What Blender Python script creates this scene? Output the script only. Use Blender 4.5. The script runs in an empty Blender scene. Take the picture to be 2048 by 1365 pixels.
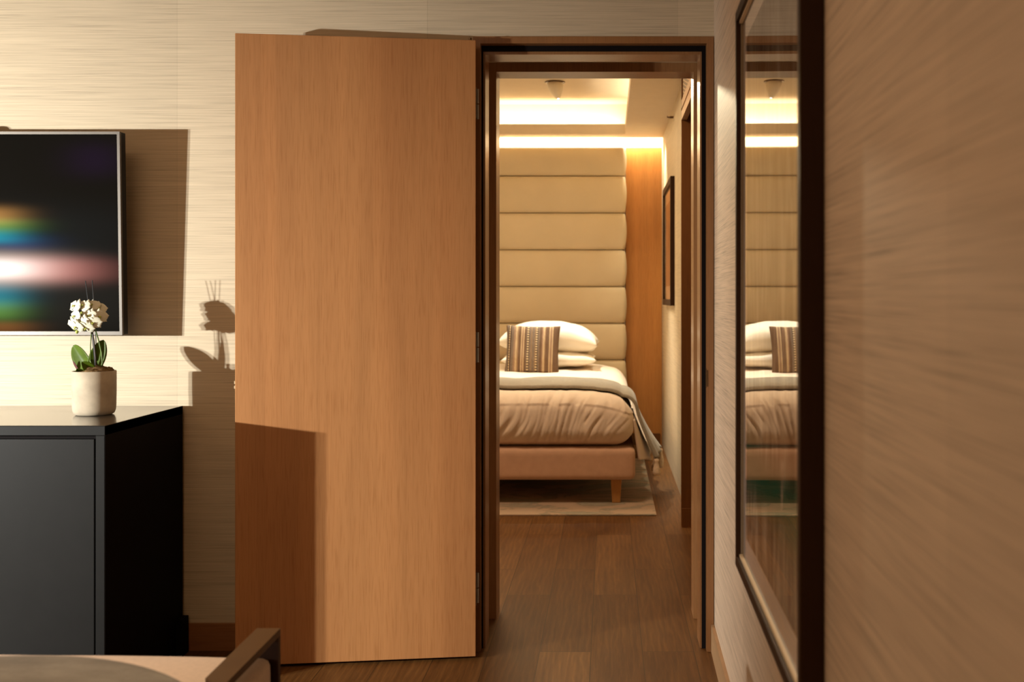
import bpy, bmesh, math, random
from mathutils import Vector, Matrix, Euler, noise

random.seed(7)
SC = bpy.context.scene
COL = SC.collection
F = 2090.0                      # focal length in pixels of the 2048 px wide photo
VX, VY, EYE = 1215.0, 595.0, 1.29


def at(px, py, d):
    """World point seen at photo pixel (px, py) at depth d."""
    s = F / d
    return Vector(((px - VX) / s, d, EYE - (py - VY) / s))


# ------------------------------------------------------------------ materials
def new_mat(name):
    m = bpy.data.materials.new(name)
    m.use_nodes = True
    nt = m.node_tree
    nt.nodes.clear()
    out = nt.nodes.new('ShaderNodeOutputMaterial')
    b = nt.nodes.new('ShaderNodeBsdfPrincipled')
    nt.links.new(b.outputs[0], out.inputs[0])
    return m, nt, b, out


def rgba(c):
    return (c[0], c[1], c[2], 1.0)


def N(nt, kind, **kw):
    n = nt.nodes.new(kind)
    for k, v in kw.items():
        setattr(n, k, v)
    return n


def coords(nt, scale=(1, 1, 1), loc=(0, 0, 0), rot=(0, 0, 0)):
    tc = N(nt, 'ShaderNodeTexCoord')
    mp = N(nt, 'ShaderNodeMapping')
    mp.inputs['Scale'].default_value = scale
    mp.inputs['Location'].default_value = loc
    mp.inputs['Rotation'].default_value = rot
    nt.links.new(tc.outputs['Object'], mp.inputs['Vector'])
    return mp.outputs['Vector']


def noise_tex(nt, vec, scale, detail=4, rough=0.55, dist=0.0):
    n = N(nt, 'ShaderNodeTexNoise')
    n.inputs['Scale'].default_value = scale
    n.inputs['Detail'].default_value = detail
    n.inputs['Roughness'].default_value = rough
    n.inputs['Distortion'].default_value = dist
    nt.links.new(vec, n.inputs['Vector'])
    return n.outputs['Fac']


def ramp(nt, fac, stops):
    r = N(nt, 'ShaderNodeValToRGB')
    e = r.color_ramp.elements
    while len(e) < len(stops):
        e.new(0.5)
    for i, (p, c) in enumerate(stops):
        e[i].position = p
        e[i].color = rgba(c)
    nt.links.new(fac, r.inputs['Fac'])
    return r.outputs['Color']


def mix(nt, fac, a, b, mode='MIX'):
    n = N(nt, 'ShaderNodeMix', data_type='RGBA', blend_type=mode)
    n.clamp_result = False
    for i, v in ((0, fac), (6, a), (7, b)):
        if isinstance(v, (int, float)):
            n.inputs[i].default_value = v
        elif isinstance(v, (tuple, list)):
            n.inputs[i].default_value = rgba(v)
        else:
            nt.links.new(v, n.inputs[i])
    return n.outputs[2]


def math_n(nt, op, a, b=0.0, c=0.0):
    n = N(nt, 'ShaderNodeMath', operation=op)
    for i, v in enumerate((a, b, c)):
        if isinstance(v, (int, float)):
            n.inputs[i].default_value = v
        else:
            nt.links.new(v, n.inputs[i])
    return n.outputs[0]


def bump(nt, bsdf, height, strength=0.3, dist=0.002):
    n = N(nt, 'ShaderNodeBump')
    n.inputs['Strength'].default_value = strength
    n.inputs['Distance'].default_value = dist
    nt.links.new(height, n.inputs['Height'])
    nt.links.new(n.outputs['Normal'], bsdf.inputs['Normal'])


def plain(name, c, rough=0.6, metal=0.0, spec=0.5, var=0.06, scale=12.0, bmp=0.0, sheen=0.0):
    m, nt, b, _ = new_mat(name)
    v = coords(nt)
    f = noise_tex(nt, v, scale, 4)
    lo = tuple(x * (1 - var) for x in c)
    hi = tuple(min(1.0, x * (1 + var)) for x in c)
    nt.links.new(ramp(nt, f, [(0.3, lo), (0.7, hi)]), b.inputs['Base Color'])
    b.inputs['Roughness'].default_value = rough
    b.inputs['Metallic'].default_value = metal
    b.inputs['Specular IOR Level'].default_value = spec
    if sheen:
        b.inputs['Sheen Weight'].default_value = sheen
    if bmp:
        bump(nt, b, noise_tex(nt, v, scale * 25, 3), bmp, 0.001)
    return m


def emit(name, c, s):
    m = bpy.data.materials.new(name)
    m.use_nodes = True
    nt = m.node_tree
    nt.nodes.clear()
    out = nt.nodes.new('ShaderNodeOutputMaterial')
    e = nt.nodes.new('ShaderNodeEmission')
    e.inputs[0].default_value = rgba(c)
    e.inputs[1].default_value = s
    nt.links.new(e.outputs[0], out.inputs[0])
    return m


def grasscloth(name, base, axis='x', seam0=0.0, seam_w=0.915, contrast=1.0):
    """Woven horizontal fibres; axis is the horizontal run of the wall."""
    m, nt, b, _ = new_mat(name)
    v1 = coords(nt, (3.4, 3.4, 300))
    v2 = coords(nt, (1.3, 1.3, 95), (3.1, 1.7, 0.3))
    v3 = coords(nt, (0.9, 0.9, 0.9))
    f1 = noise_tex(nt, v1, 1.0, 3, 0.6)
    f2 = noise_tex(nt, v2, 1.0, 4, 0.65)
    f3 = noise_tex(nt, v3, 1.3, 2)
    f = math_n(nt, 'ADD', math_n(nt, 'MULTIPLY', f1, 0.68), math_n(nt, 'MULTIPLY', f2, 0.32))
    k = contrast
    dark = tuple(x * (1 - 0.14 * k) for x in base)
    darker = tuple(x * (1 - 0.38 * k) for x in base)
    lite = tuple(min(1, x * (1 + 0.13 * k)) for x in base)
    c = ramp(nt, f, [(0.32, darker), (0.42, dark), (0.52, base), (0.66, lite)])
    c = mix(nt, math_n(nt, 'MULTIPLY', f3, 0.18), c, tuple(x * 0.72 for x in base))
    # strips of paper, each a little lighter or darker, with a hairline joint
    tc = N(nt, 'ShaderNodeTexCoord')
    sp = N(nt, 'ShaderNodeSeparateXYZ')
    nt.links.new(tc.outputs['Object'], sp.inputs[0])
    u = sp.outputs[0 if axis == 'x' else 1]
    t = math_n(nt, 'DIVIDE', math_n(nt, 'SUBTRACT', u, seam0), seam_w)
    fl = math_n(nt, 'FLOOR', t)
    fr = math_n(nt, 'SUBTRACT', t, fl)
    wn = N(nt, 'ShaderNodeTexWhiteNoise', noise_dimensions='1D')
    nt.links.new(fl, wn.inputs['W'])
    tone = math_n(nt, 'ADD', math_n(nt, 'MULTIPLY', wn.outputs['Value'], 0.12), 0.93)
    joint = math_n(nt, 'LESS_THAN', fr, 0.003)
    tone = math_n(nt, 'MULTIPLY', tone, math_n(nt, 'SUBTRACT', 1.0, math_n(nt, 'MULTIPLY', joint, 0.12)))
    vec = N(nt, 'ShaderNodeCombineXYZ')
    for i in range(3):
        nt.links.new(tone, vec.inputs[i])
    c = mix(nt, 1.0, c, vec.outputs[0], 'MULTIPLY')
    nt.links.new(c, b.inputs['Base Color'])
    b.inputs['Roughness'].default_value = 0.62
    b.inputs['Specular IOR Level'].default_value = 0.28
    bump(nt, b, f, 0.12, 0.0015)
    return m


def veneer(name, base, vert=True, rough=0.42, contrast=1.0, loc=(0, 0, 0), spec=0.4):
    m, nt, b, _ = new_mat(name)
    if vert:
        s1, s2, s3 = (70, 70, 2.2), (9, 9, 0.35), (3.2, 3.2, 0.22)
    else:
        s1, s2, s3 = (2.2, 2.2, 70), (0.35, 0.35, 9), (0.3, 0.3, 4)
    f1 = noise_tex(nt, coords(nt, s1, loc), 1.0, 4, 0.6)
    f2 = noise_tex(nt, coords(nt, s2, loc), 1.0, 4, 0.6, 0.8)
    f3 = noise_tex(nt, coords(nt, s3, loc), 1.0, 2, 0.5)
    s0 = (260, 260, 9) if vert else (9, 9, 260)
    f0 = noise_tex(nt, coords(nt, s0, loc), 1.0, 2, 0.5)
    k = contrast
    c1 = tuple(x * (1 - 0.14 * k) for x in base)
    c2 = tuple(min(1, x * (1 + 0.15 * k)) for x in base)
    a = ramp(nt, f2, [(0.32, c1), (0.5, base), (0.68, c2)])
    g = ramp(nt, f1, [(0.30, (0.86, 0.83, 0.80)), (0.50, (1, 1, 1)), (0.7, (1.04, 1.04, 1.04))])
    p = ramp(nt, f0, [(0.34, (0.66, 0.56, 0.46)), (0.50, (1, 1, 1))])
    c = mix(nt, 0.85 * k, a, g, 'MULTIPLY')
    c = mix(nt, 0.6 * k, c, p, 'MULTIPLY')
    w = ramp(nt, f3, [(0.35, (0.90, 0.84, 0.78)), (0.65, (1.05, 1.06, 1.03))])
    c = mix(nt, 1.0, c, w, 'MULTIPLY')
    nt.links.new(c, b.inputs['Base Color'])
    b.inputs['Roughness'].default_value = rough
    b.inputs['Specular IOR Level'].default_value = spec
    bump(nt, b, f1, 0.06, 0.001)
    return m


def plank_floor(name):
    m, nt, b, _ = new_mat(name)
    tc = N(nt, 'ShaderNodeTexCoord')
    sp = N(nt, 'ShaderNodeSeparateXYZ')
    nt.links.new(tc.outputs['Object'], sp.inputs[0])
    cb = N(nt, 'ShaderNodeCombineXYZ')
    nt.links.new(math_n(nt, 'ADD', sp.outputs[1], 20.35), cb.inputs[0])
    nt.links.new(math_n(nt, 'ADD', sp.outputs[0], 18.7 + 0.06), cb.inputs[1])
    br = N(nt, 'ShaderNodeTexBrick', offset=0.37, offset_frequency=2, squash=1.0)
    nt.links.new(cb.outputs[0], br.inputs['Vector'])
    br.inputs['Color1'].default_value = (0.0, 0.0, 0.0, 1)
    br.inputs['Color2'].default_value = (1.0, 1.0, 1.0, 1)
    br.inputs['Mortar'].default_value = (0.5, 0.5, 0.5, 1)
    br.inputs['Scale'].default_value = 1.0
    br.inputs['Mortar Size'].default_value = 0.0020
    br.inputs['Mortar Smooth'].default_value = 0.3
    br.inputs['Bias'].default_value = 0.0
    br.inputs['Brick Width'].default_value = 1.15
    br.inputs['Row Height'].default_value = 0.187
    # each plank shifts the grain
    sh = N(nt, 'ShaderNodeCombineXYZ')
    nt.links.new(math_n(nt, 'MULTIPLY', br.outputs['Color'], 7.0), sh.inputs[0])
    nt.links.new(math_n(nt, 'MULTIPLY', br.outputs['Color'], 3.0), sh.inputs[1])
    va = N(nt, 'ShaderNodeVectorMath', operation='ADD')
    nt.links.new(tc.outputs['Object'], va.inputs[0])
    nt.links.new(sh.outputs[0], va.inputs[1])

    def mapped(s):
        mp = N(nt, 'ShaderNodeMapping')
        mp.inputs['Scale'].default_value = s
        nt.links.new(va.outputs[0], mp.inputs['Vector'])
        return mp.outputs[0]
    g1 = noise_tex(nt, mapped((90, 3.0, 1)), 1.0, 4, 0.65)
    g2 = noise_tex(nt, mapped((7, 1.1, 1)), 1.0, 4, 0.6, 1.6)
    wv = N(nt, 'ShaderNodeTexWave', wave_type='BANDS', bands_direction='X')
    wv.inputs['Scale'].default_value = 2.6
    wv.inputs['Distortion'].default_value = 9.0
    wv.inputs['Detail'].default_value = 3.0
    wv.inputs['Detail Scale'].default_value = 1.2
    nt.links.new(mapped((5.0, 0.9, 1)), wv.inputs['Vector'])
    base = ramp(nt, br.outputs['Color'], [(0.0, (0.088, 0.036, 0.009)), (0.5, (0.122, 0.053, 0.0145)), (1.0, (0.150, 0.070, 0.021))])
    gr = ramp(nt, g1, [(0.3, (0.62, 0.56, 0.50)), (0.55, (1, 1, 1)), (0.75, (1.12, 1.12, 1.1))])
    gm = ramp(nt, g2, [(0.3, (0.72, 0.66, 0.60)), (0.6, (1.1, 1.1, 1.1))])
    wr = ramp(nt, wv.outputs['Fac'], [(0.0, (0.86, 0.82, 0.78)), (0.75, (1, 1, 1)), (1.0, (1.28, 1.25, 1.15))])
    c = mix(nt, 0.8, base, gr, 'MULTIPLY')
    c = mix(nt, 0.85, c, gm, 'MULTIPLY')
    c = mix(nt, 0.6, c, wr, 'MULTIPLY')
    c = mix(nt, math_n(nt, 'MULTIPLY', br.outputs['Fac'], 0.75), c, (0.03, 0.016, 0.006))
    nt.links.new(c, b.inputs['Base Color'])
    b.inputs['Roughness'].default_value = 0.45
    b.inputs['Specular IOR Level'].default_value = 0.2
    bump(nt, b, math_n(nt, 'SUBTRACT', g1, math_n(nt, 'MULTIPLY', br.outputs['Fac'], 1.5)), 0.12, 0.001)
    return m


def glass_mat(name, power=4.0, f0=0.06, tint=(1, 1, 1), gl_rough=0.0):
    m = bpy.data.materials.new(name)
    m.use_nodes = True
    nt = m.node_tree
    nt.nodes.clear()
    out = nt.nodes.new('ShaderNodeOutputMaterial')
    t = nt.nodes.new('ShaderNodeBsdfTransparent')
    t.inputs[0].default_value = rgba(tint)
    g = nt.nodes.new('ShaderNodeBsdfGlossy')
    g.inputs['Roughness'].default_value = gl_rough
    g.inputs[0].default_value = (1, 1, 1, 1)
    lw = nt.nodes.new('ShaderNodeLayerWeight')       # the same from both sides of the thin pane
    lw.inputs['Blend'].default_value = 0.5
    k = math_n(nt, 'POWER', lw.outputs['Facing'], power)
    k = math_n(nt, 'ADD', math_n(nt, 'MULTIPLY', k, 1.0 - f0), f0)
    mx = nt.nodes.new('ShaderNodeMixShader')
    nt.links.new(k, mx.inputs[0])
    nt.links.new(t.outputs[0], mx.inputs[1])
    nt.links.new(g.outputs[0], mx.inputs[2])
    nt.links.new(mx.outputs[0], out.inputs[0])
    return m


WALLC = (0.56, 0.462, 0.325)
WALLR = (0.585, 0.455, 0.335)
M = {}
M['cloth_x'] = grasscloth('grasscloth_back', WALLC, 'x', -1.575)
M['cloth_y'] = grasscloth('grasscloth_side', WALLR, 'y', 1.05, contrast=1.25)
M['cloth_bed'] = grasscloth('grasscloth_bedroom', (0.60, 0.50, 0.35), 'y', 5.3, contrast=0.7)
M['door'] = veneer('oak_door', (0.400, 0.184, 0.070), True, 0.42, 0.62, (0.35, 0, 0.2), 0.3)
M['frame_oak'] = veneer('oak_frame', (0.235, 0.110, 0.043), True, 0.30, 0.6, (4, 1, 0), 0.5)
M['frame_oak_h'] = veneer('oak_frame_head', (0.33, 0.150, 0.060), False, 0.34, 0.6, (4, 1, 0), 0.5)
M['panel_oak'] = veneer('oak_wall_panel', (0.50, 0.225, 0.062), True, 0.40, 0.6, (2, 5, 1), 0.35)
M['dark_oak'] = veneer('closet_oak', (0.17, 0.068, 0.018), True, 0.5, 0.6, (7, 2, 3), 0.3)
M['base_h'] = veneer('skirting_oak', (0.25, 0.105, 0.040), False, 0.40, 0.6, (1, 1, 1), 0.3)
M['base_light'] = veneer('skirting_pale', (0.42, 0.27, 0.15), False, 0.42, 0.5, (1, 4, 1), 0.3)
M['floor'] = plank_floor('plank_floor')
M['ceil'] = plain('ceiling_paint', (0.74, 0.66, 0.54), 0.9, spec=0.1, var=0.02)
M['ceil_bed'] = plain('bedroom_ceiling_paint', (0.72, 0.61, 0.46), 0.9, spec=0.1, var=0.02)
M['seal'] = plain('rubber_seal', (0.006, 0.004, 0.004), 0.8, spec=0.1)
M['steel'] = plain('brushed_steel', (0.30, 0.28, 0.25), 0.38, 0.7)
M['brass'] = plain('pale_latch_metal', (0.75, 0.62, 0.42), 0.35, 0.6)
M['bronze'] = plain('bronze', (0.12, 0.065, 0.025), 0.4, 0.6)
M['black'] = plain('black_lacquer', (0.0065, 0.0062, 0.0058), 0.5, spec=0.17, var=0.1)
M['black_side'] = plain('black_lacquer_side', (0.004, 0.003, 0.003), 0.6, spec=0.05, var=0.1)  # same lacquer, darkened for the side turned from the light
M['black_top'] = plain('black_lacquer_top', (0.024, 0.019, 0.013), 0.22, spec=0.6, var=0.1)  # base lifted and warmed to strengthen the wall's reflection in the top
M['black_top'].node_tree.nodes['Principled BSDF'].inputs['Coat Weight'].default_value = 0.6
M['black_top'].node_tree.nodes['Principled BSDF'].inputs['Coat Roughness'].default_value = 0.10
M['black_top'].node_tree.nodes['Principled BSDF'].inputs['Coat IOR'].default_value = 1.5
M['bezel'] = plain('tv_bezel', (0.13, 0.115, 0.10), 0.40, 0.6)
M['tv_side'] = plain('tv_side_black', (0.006, 0.005, 0.005), 0.5, spec=0.2)
M['artframe'] = veneer('dark_walnut_frame', (0.034, 0.014, 0.005), True, 0.5, 0.5, (1, 2, 2), 0.15)
M['fillet'] = plain('frame_fillet', (0.62, 0.50, 0.33), 0.5, spec=0.3)
M['mat'] = plain('picture_mat', (0.80, 0.70, 0.63), 0.85, spec=0.1, var=0.03)
M['glass'] = glass_mat('picture_glass', 3.6)
M['glass_small'] = glass_mat('small_picture_glass', 5.5, 0.04)
M['white'] = plain('white_paint', (0.80, 0.72, 0.58), 0.5)
M['leather'] = plain('headboard_upholstery', (0.60, 0.49, 0.32), 0.55, spec=0.3, var=0.04, scale=3, bmp=0.08)
M['bedbase'] = plain('bed_base_fabric', (0.56, 0.355, 0.235), 0.85, spec=0.15, var=0.05, scale=20, bmp=0.25, sheen=0.2)
M['legwood'] = veneer('bed_leg_wood', (0.46, 0.23, 0.07), True, 0.45, 0.5, (0, 0, 5))
M['duvet'] = plain('duvet_cotton', (0.77, 0.655, 0.53), 0.9, spec=0.1, var=0.03, scale=4, bmp=0.1, sheen=0.15)
M['pillow'] = plain('pillow_cotton', (0.80, 0.73, 0.60), 0.9, spec=0.1, var=0.02, scale=5, bmp=0.08, sheen=0.15)
M['throw'] = plain('throw_knit', (0.315, 0.285, 0.225), 0.95, spec=0.05, var=0.10, scale=60, bmp=0.3, sheen=0.2)
M['tassel'] = plain('tassel_yarn', (0.70, 0.56, 0.40), 0.95, spec=0.05, var=0.15, scale=80, bmp=0.3)
M['concrete'] = plain('pot_concrete', (0.42, 0.355, 0.265), 0.75, spec=0.2, var=0.14, scale=18, bmp=0.2)
M['moss'] = plain('moss', (0.16, 0.10, 0.045), 0.95, spec=0.05, var=0.5, scale=120, bmp=0.8)
M['leaf'] = plain('orchid_leaf', (0.062, 0.105, 0.004), 0.45, spec=0.22, var=0.25, scale=14)
M['leaf_red'] = plain('orchid_leaf_red', (0.10, 0.025, 0.02), 0.45, spec=0.4, var=0.2, scale=30)
M['stem'] = plain('orchid_stem', (0.10, 0.16, 0.035), 0.5, var=0.2, scale=60)
M['stem_dark'] = plain('orchid_stem_dark', (0.045, 0.035, 0.03), 0.5, var=0.2, scale=60)
M['stake'] = plain('plant_stake', (0.035, 0.04, 0.045), 0.5, var=0.1)
M['petal'] = plain('orchid_petal', (0.64, 0.625, 0.50), 0.6, spec=0.2, var=0.04, scale=60)
M['petal'].node_tree.nodes['Principled BSDF'].inputs['Subsurface Weight'].default_value = 0.15
M['petal'].node_tree.nodes['Principled BSDF'].inputs['Subsurface Radius'].default_value = (0.01, 0.01, 0.006)
M['lip'] = plain('orchid_lip', (0.48, 0.52, 0.10), 0.5, var=0.2, scale=150)
M['bud'] = plain('orchid_bud', (0.36, 0.42, 0.07), 0.5, var=0.15, scale=80)
M['armwood'] = veneer('lounge_arm_wood', (0.095, 0.050, 0.016), False, 0.45, 0.6, (1, 7, 0), 0.35)
M['armshaded'] = veneer('lounge_arm_wood_shaded', (0.035, 0.014, 0.007), True, 0.5, 0.5, (1, 7, 0), 0.25)  # arm wood darkened, shade painted into the posts
M['seatfab'] = plain('seat_linen', (0.66, 0.52, 0.40), 0.9, spec=0.1, var=0.05, scale=90, bmp=0.25, sheen=0.2)
M['led'] = emit('led_strip_glow', (1.0, 0.86, 0.58), 18.0)
M['lamp_glow'] = emit('spot_lens_glow', (1.0, 0.95, 0.85), 6.0)


def grey_knit():
    m, nt, b, _ = new_mat('grey_woven_wool')
    f = noise_tex(nt, coords(nt, (6, 14, 60)), 1.0, 5, 0.7)
    g = noise_tex(nt, coords(nt, (140, 140, 140)), 1.0, 3)
    c = ramp(nt, f, [(0.3, (0.12, 0.112, 0.098)), (0.55, (0.20, 0.187, 0.162)), (0.75, (0.27, 0.255, 0.222))])
    nt.links.new(c, b.inputs['Base Color'])
    b.inputs['Roughness'].default_value = 0.95
    b.inputs['Specular IOR Level'].default_value = 0.05
    b.inputs['Sheen Weight'].default_value = 0.3
    bump(nt, b, math_n(nt, 'ADD', f, math_n(nt, 'MULTIPLY', g, 0.6)), 0.5, 0.003)
    return m


M['wool'] = grey_knit()


def stripe_fabric():
    """Woven vertical stripes of browns and creams with two dotted bands; x runs across the cushion (0.405 m)."""
    m, nt, b, _ = new_mat('striped_weave')
    tc = N(nt, 'ShaderNodeTexCoord')
    sp = N(nt, 'ShaderNodeSeparateXYZ')
    nt.links.new(tc.outputs['Object'], sp.inputs[0])
    u = math_n(nt, 'ADD', math_n(nt, 'DIVIDE', sp.outputs[0], 0.42), 0.5)
    br_, dk, cr, tn, pk, gy = (0.150, 0.092, 0.058), (0.070, 0.048, 0.038), (0.47, 0.35, 0.21), (0.27, 0.175, 0.10), (0.28, 0.18, 0.12), (0.185, 0.140, 0.105)
    seq = [(0.0, br_), (0.03, gy), (0.06, dk), (0.075, tn), (0.09, dk), (0.11, gy), (0.16, pk), (0.19, cr), (0.225, tn), (0.25, br_), (0.29, cr), (0.31, pk), (0.335, cr), (0.355, br_),
           (0.385, gy), (0.40, dk), (0.44, gy), (0.475, tn), (0.49, gy), (0.54, tn), (0.555, dk), (0.595, gy), (0.63, br_), (0.67, pk), (0.69, cr), (0.72, tn), (0.735, br_), (0.80, cr), (0.82, pk), (0.85, cr), (0.87, br_)]
    r = N(nt, 'ShaderNodeValToRGB')
    r.color_ramp.interpolation = 'CONSTANT'
    e = r.color_ramp.elements
    while len(e) < len(seq):
        e.new(0.5)
    for i, (p, c) in enumerate(seq):
        e[i].position = p
        e[i].color = rgba(c)
    nt.links.new(u, r.inputs['Fac'])
    col = r.outputs['Color']
    # dotted bands at u = 0.42 and 0.575
    dz = math_n(nt, 'SUBTRACT', math_n(nt, 'FRACT', math_n(nt, 'MULTIPLY', sp.outputs[2], 52.0)), 0.5)
    dotmask = None
    for cu in (0.420, 0.575, 0.082):
        du = math_n(nt, 'DIVIDE', math_n(nt, 'SUBTRACT', u, cu), 0.020 if cu > 0.1 else 0.011)
        d2 = math_n(nt, 'ADD', math_n(nt, 'MULTIPLY', du, du), math_n(nt, 'MULTIPLY', math_n(nt, 'MULTIPLY', dz, dz), 7.0))
        k = math_n(nt, 'LESS_THAN', d2, 0.75)
        dotmask = k if dotmask is None else math_n(nt, 'MAXIMUM', dotmask, k)
    col = mix(nt, dotmask, col, (0.56, 0.44, 0.27))
    thread = noise_tex(nt, coords(nt, (240, 240, 16)), 1.0, 3)
    col = mix(nt, 0.7, col, ramp(nt, thread, [(0.3, (0.7, 0.68, 0.66)), (0.6, (1.1, 1.1, 1.1))]), 'MULTIPLY')
    nt.links.new(col, b.inputs['Base Color'])
    b.inputs['Roughness'].default_value = 0.95
    b.inputs['Specular IOR Level'].default_value = 0.05
    bump(nt, b, thread, 0.4, 0.001)
    return m


M['stripe'] = stripe_fabric()


def blobs_mat(name, blobs, base, strength=1.0, gloss=0.1, ax=(0, 2)):
    """Screen picture: soft coloured spots (cx, cz, sx, sz, colour) added on a dark base in object coordinates."""
    m, nt, b, out = new_mat(name)
    tc = N(nt, 'ShaderNodeTexCoord')
    sp = N(nt, 'ShaderNodeSeparateXYZ')
    nt.links.new(tc.outputs['Object'], sp.inputs[0])
    X, Z = sp.outputs[ax[0]], sp.outputs[ax[1]]
    col = None
    for cx, cz, sx, sz, c in blobs:
        a = math_n(nt, 'DIVIDE', math_n(nt, 'SUBTRACT', X, cx), sx)
        d = math_n(nt, 'DIVIDE', math_n(nt, 'SUBTRACT', Z, cz), sz)
        q = math_n(nt, 'ADD', math_n(nt, 'MULTIPLY', a, a), math_n(nt, 'POWER', math_n(nt, 'ABSOLUTE', d), 2.6))
        g = math_n(nt, 'POWER', 2.718, math_n(nt, 'MULTIPLY', q, -1.0))
        cv = N(nt, 'ShaderNodeCombineXYZ')
        for i in range(3):
            nt.links.new(math_n(nt, 'MULTIPLY', g, c[i]), cv.inputs[i])
        if col is None:
            col = mix(nt, 1.0, base, cv.outputs[0], 'ADD')
        else:
            col = mix(nt, 1.0, col, cv.outputs[0], 'ADD')
    b.inputs['Base Color'].default_value = (0.003, 0.003, 0.003, 1)
    b.inputs['Roughness'].default_value = gloss
    b.inputs['Specular IOR Level'].default_value = 0.02
    nt.links.new(col, b.inputs['Emission Color'])
    b.inputs['Emission Strength'].default_value = strength
    return m


# ------------------------------------------------------------------ mesh helpers
def box(bm, x0, x1, y0, y1, z0, z1):
    vs = [bm.verts.new((x, y, z)) for x in (x0, x1) for y in (y0, y1) for z in (z0, z1)]
    for f in ((0, 1, 3, 2), (4, 6, 7, 5), (0, 4, 5, 1), (2, 3, 7, 6), (0, 2, 6, 4), (1, 5, 7, 3)):
        bm.faces.new([vs[i] for i in f])
    return vs


def bevel(bm, w, seg=2):
    bmesh.ops.remove_doubles(bm, verts=bm.verts, dist=1e-6)
    bmesh.ops.recalc_face_normals(bm, faces=bm.faces)
    bmesh.ops.bevel(bm, geom=list(bm.edges), offset=w, segments=seg, affect='EDGES', profile=0.6, clamp_overlap=True)


def link(name, bm, mat, parent=None, smooth=False, loc=None, angle=None):
    me = bpy.data.meshes.new(name)
    if name != 'glass_pane':
        bmesh.ops.recalc_face_normals(bm, faces=bm.faces)
    bm.to_mesh(me)
    bm.free()
    if smooth:
        for p in me.polygons:
            p.use_smooth = True
        if angle is not None:
            me.set_sharp_from_angle(angle=math.radians(angle))
    me.materials.append(mat)
    o = bpy.data.objects.new(name, me)
    COL.objects.link(o)
    if parent is not None:
        o.parent = parent
    if loc is not None:
        o.location = loc
    return o


def boxobj(name, dims, mat, parent=None, bev=0.0, seg=2, **kw):
    bm = bmesh.new()
    box(bm, *dims)
    if bev:
        bevel(bm, bev, seg)
    return link(name, bm, mat, parent, **kw)


def thing(name, label, cat, loc=(0, 0, 0), rot=(0, 0, 0), group=None):
    o = bpy.data.objects.new(name, None)
    COL.objects.link(o)
    o.location = loc
    o.rotation_euler = rot
    o.empty_display_size = 0.1
    tag(o, label, cat, group)
    return o


def tag(o, label, cat, group=None):
    o['label'] = label
    o['category'] = cat
    if group:
        o['group'] = group
    return o


def struct(o, label=None):
    o['kind'] = 'structure'
    if label:
        o['label'] = label
    return o


def tube(bm, pts, radii, seg=10, cap=True):
    pts = [Vector(p) for p in pts]
    rings = []
    for i, p in enumerate(pts):
        d = (pts[min(i + 1, len(pts) - 1)] - pts[max(i - 1, 0)]).normalized()
        ref = Vector((0, 0, 1)) if abs(d.z) < 0.9 else Vector((1, 0, 0))
        a = d.cross(ref).normalized()
        b = d.cross(a).normalized()
        r = radii[i] if isinstance(radii, (list, tuple)) else radii
        rings.append([bm.verts.new(p + (a * math.cos(2 * math.pi * k / seg) + b * math.sin(2 * math.pi * k / seg)) * r) for k in range(seg)])
    for i in range(len(rings) - 1):
        for k in range(seg):
            bm.faces.new((rings[i][k], rings[i][(k + 1) % seg], rings[i + 1][(k + 1) % seg], rings[i + 1][k]))
    if cap:
        bm.faces.new(list(reversed(rings[0])))
        bm.faces.new(rings[-1])


def lathe(bm, prof, seg=40, close_bottom=True, close_top=True):
    rings = [[bm.verts.new((r * math.cos(2 * math.pi * k / seg), r * math.sin(2 * math.pi * k / seg), z)) for k in range(seg)] for r, z in prof]
    for i in range(len(rings) - 1):
        for k in range(seg):
            bm.faces.new((rings[i][k], rings[i][(k + 1) % seg], rings[i + 1][(k + 1) % seg], rings[i + 1][k]))
    if close_bottom:
        bm.faces.new(list(reversed(rings[0])))
    if close_top:
        bm.faces.new(rings[-1])


def rounded_box(bm, x0, x1, y0, y1, z0, z1, r, nx, ny, nz, disp=None):
    """Closed rounded box made of fine grids; disp(p, n) -> offset along n."""
    def grid(o, du, dv, nu, nv):
        g = [[o + du * (i / nu) + dv * (j / nv) for j in range(nv + 1)] for i in range(nu + 1)]
        vv = []
        for row in g:
            out = []
            for p in row:
                q = Vector((min(max(p.x, x0 + r), x1 - r), min(max(p.y, y0 + r), y1 - r), min(max(p.z, z0 + r), z1 - r)))
                n = (p - q)
                if n.length < 1e-9:
                    n = Vector((0, 0, 1))
                n.normalize()
                w = q + n * r
                if disp:
                    w = w + n * disp(w, n)
                out.append(bm.verts.new(w))
            vv.append(out)
        for i in range(nu):
            for j in range(nv):
                bm.faces.new((vv[i][j], vv[i + 1][j], vv[i + 1][j + 1], vv[i][j + 1]))
    X, Y, Z = Vector((x1 - x0, 0, 0)), Vector((0, y1 - y0, 0)), Vector((0, 0, z1 - z0))
    O = Vector((x0, y0, z0))
    grid(O, X, Y, nx, ny)
    grid(O + Z, X, Y, nx, ny)
    grid(O, X, Z, nx, nz)
    grid(O + Y, X, Z, nx, nz)
    grid(O, Y, Z, ny, nz)
    grid(O + X, Y, Z, ny, nz)
    bmesh.ops.remove_doubles(bm, verts=bm.verts, dist=1e-5)


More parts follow.
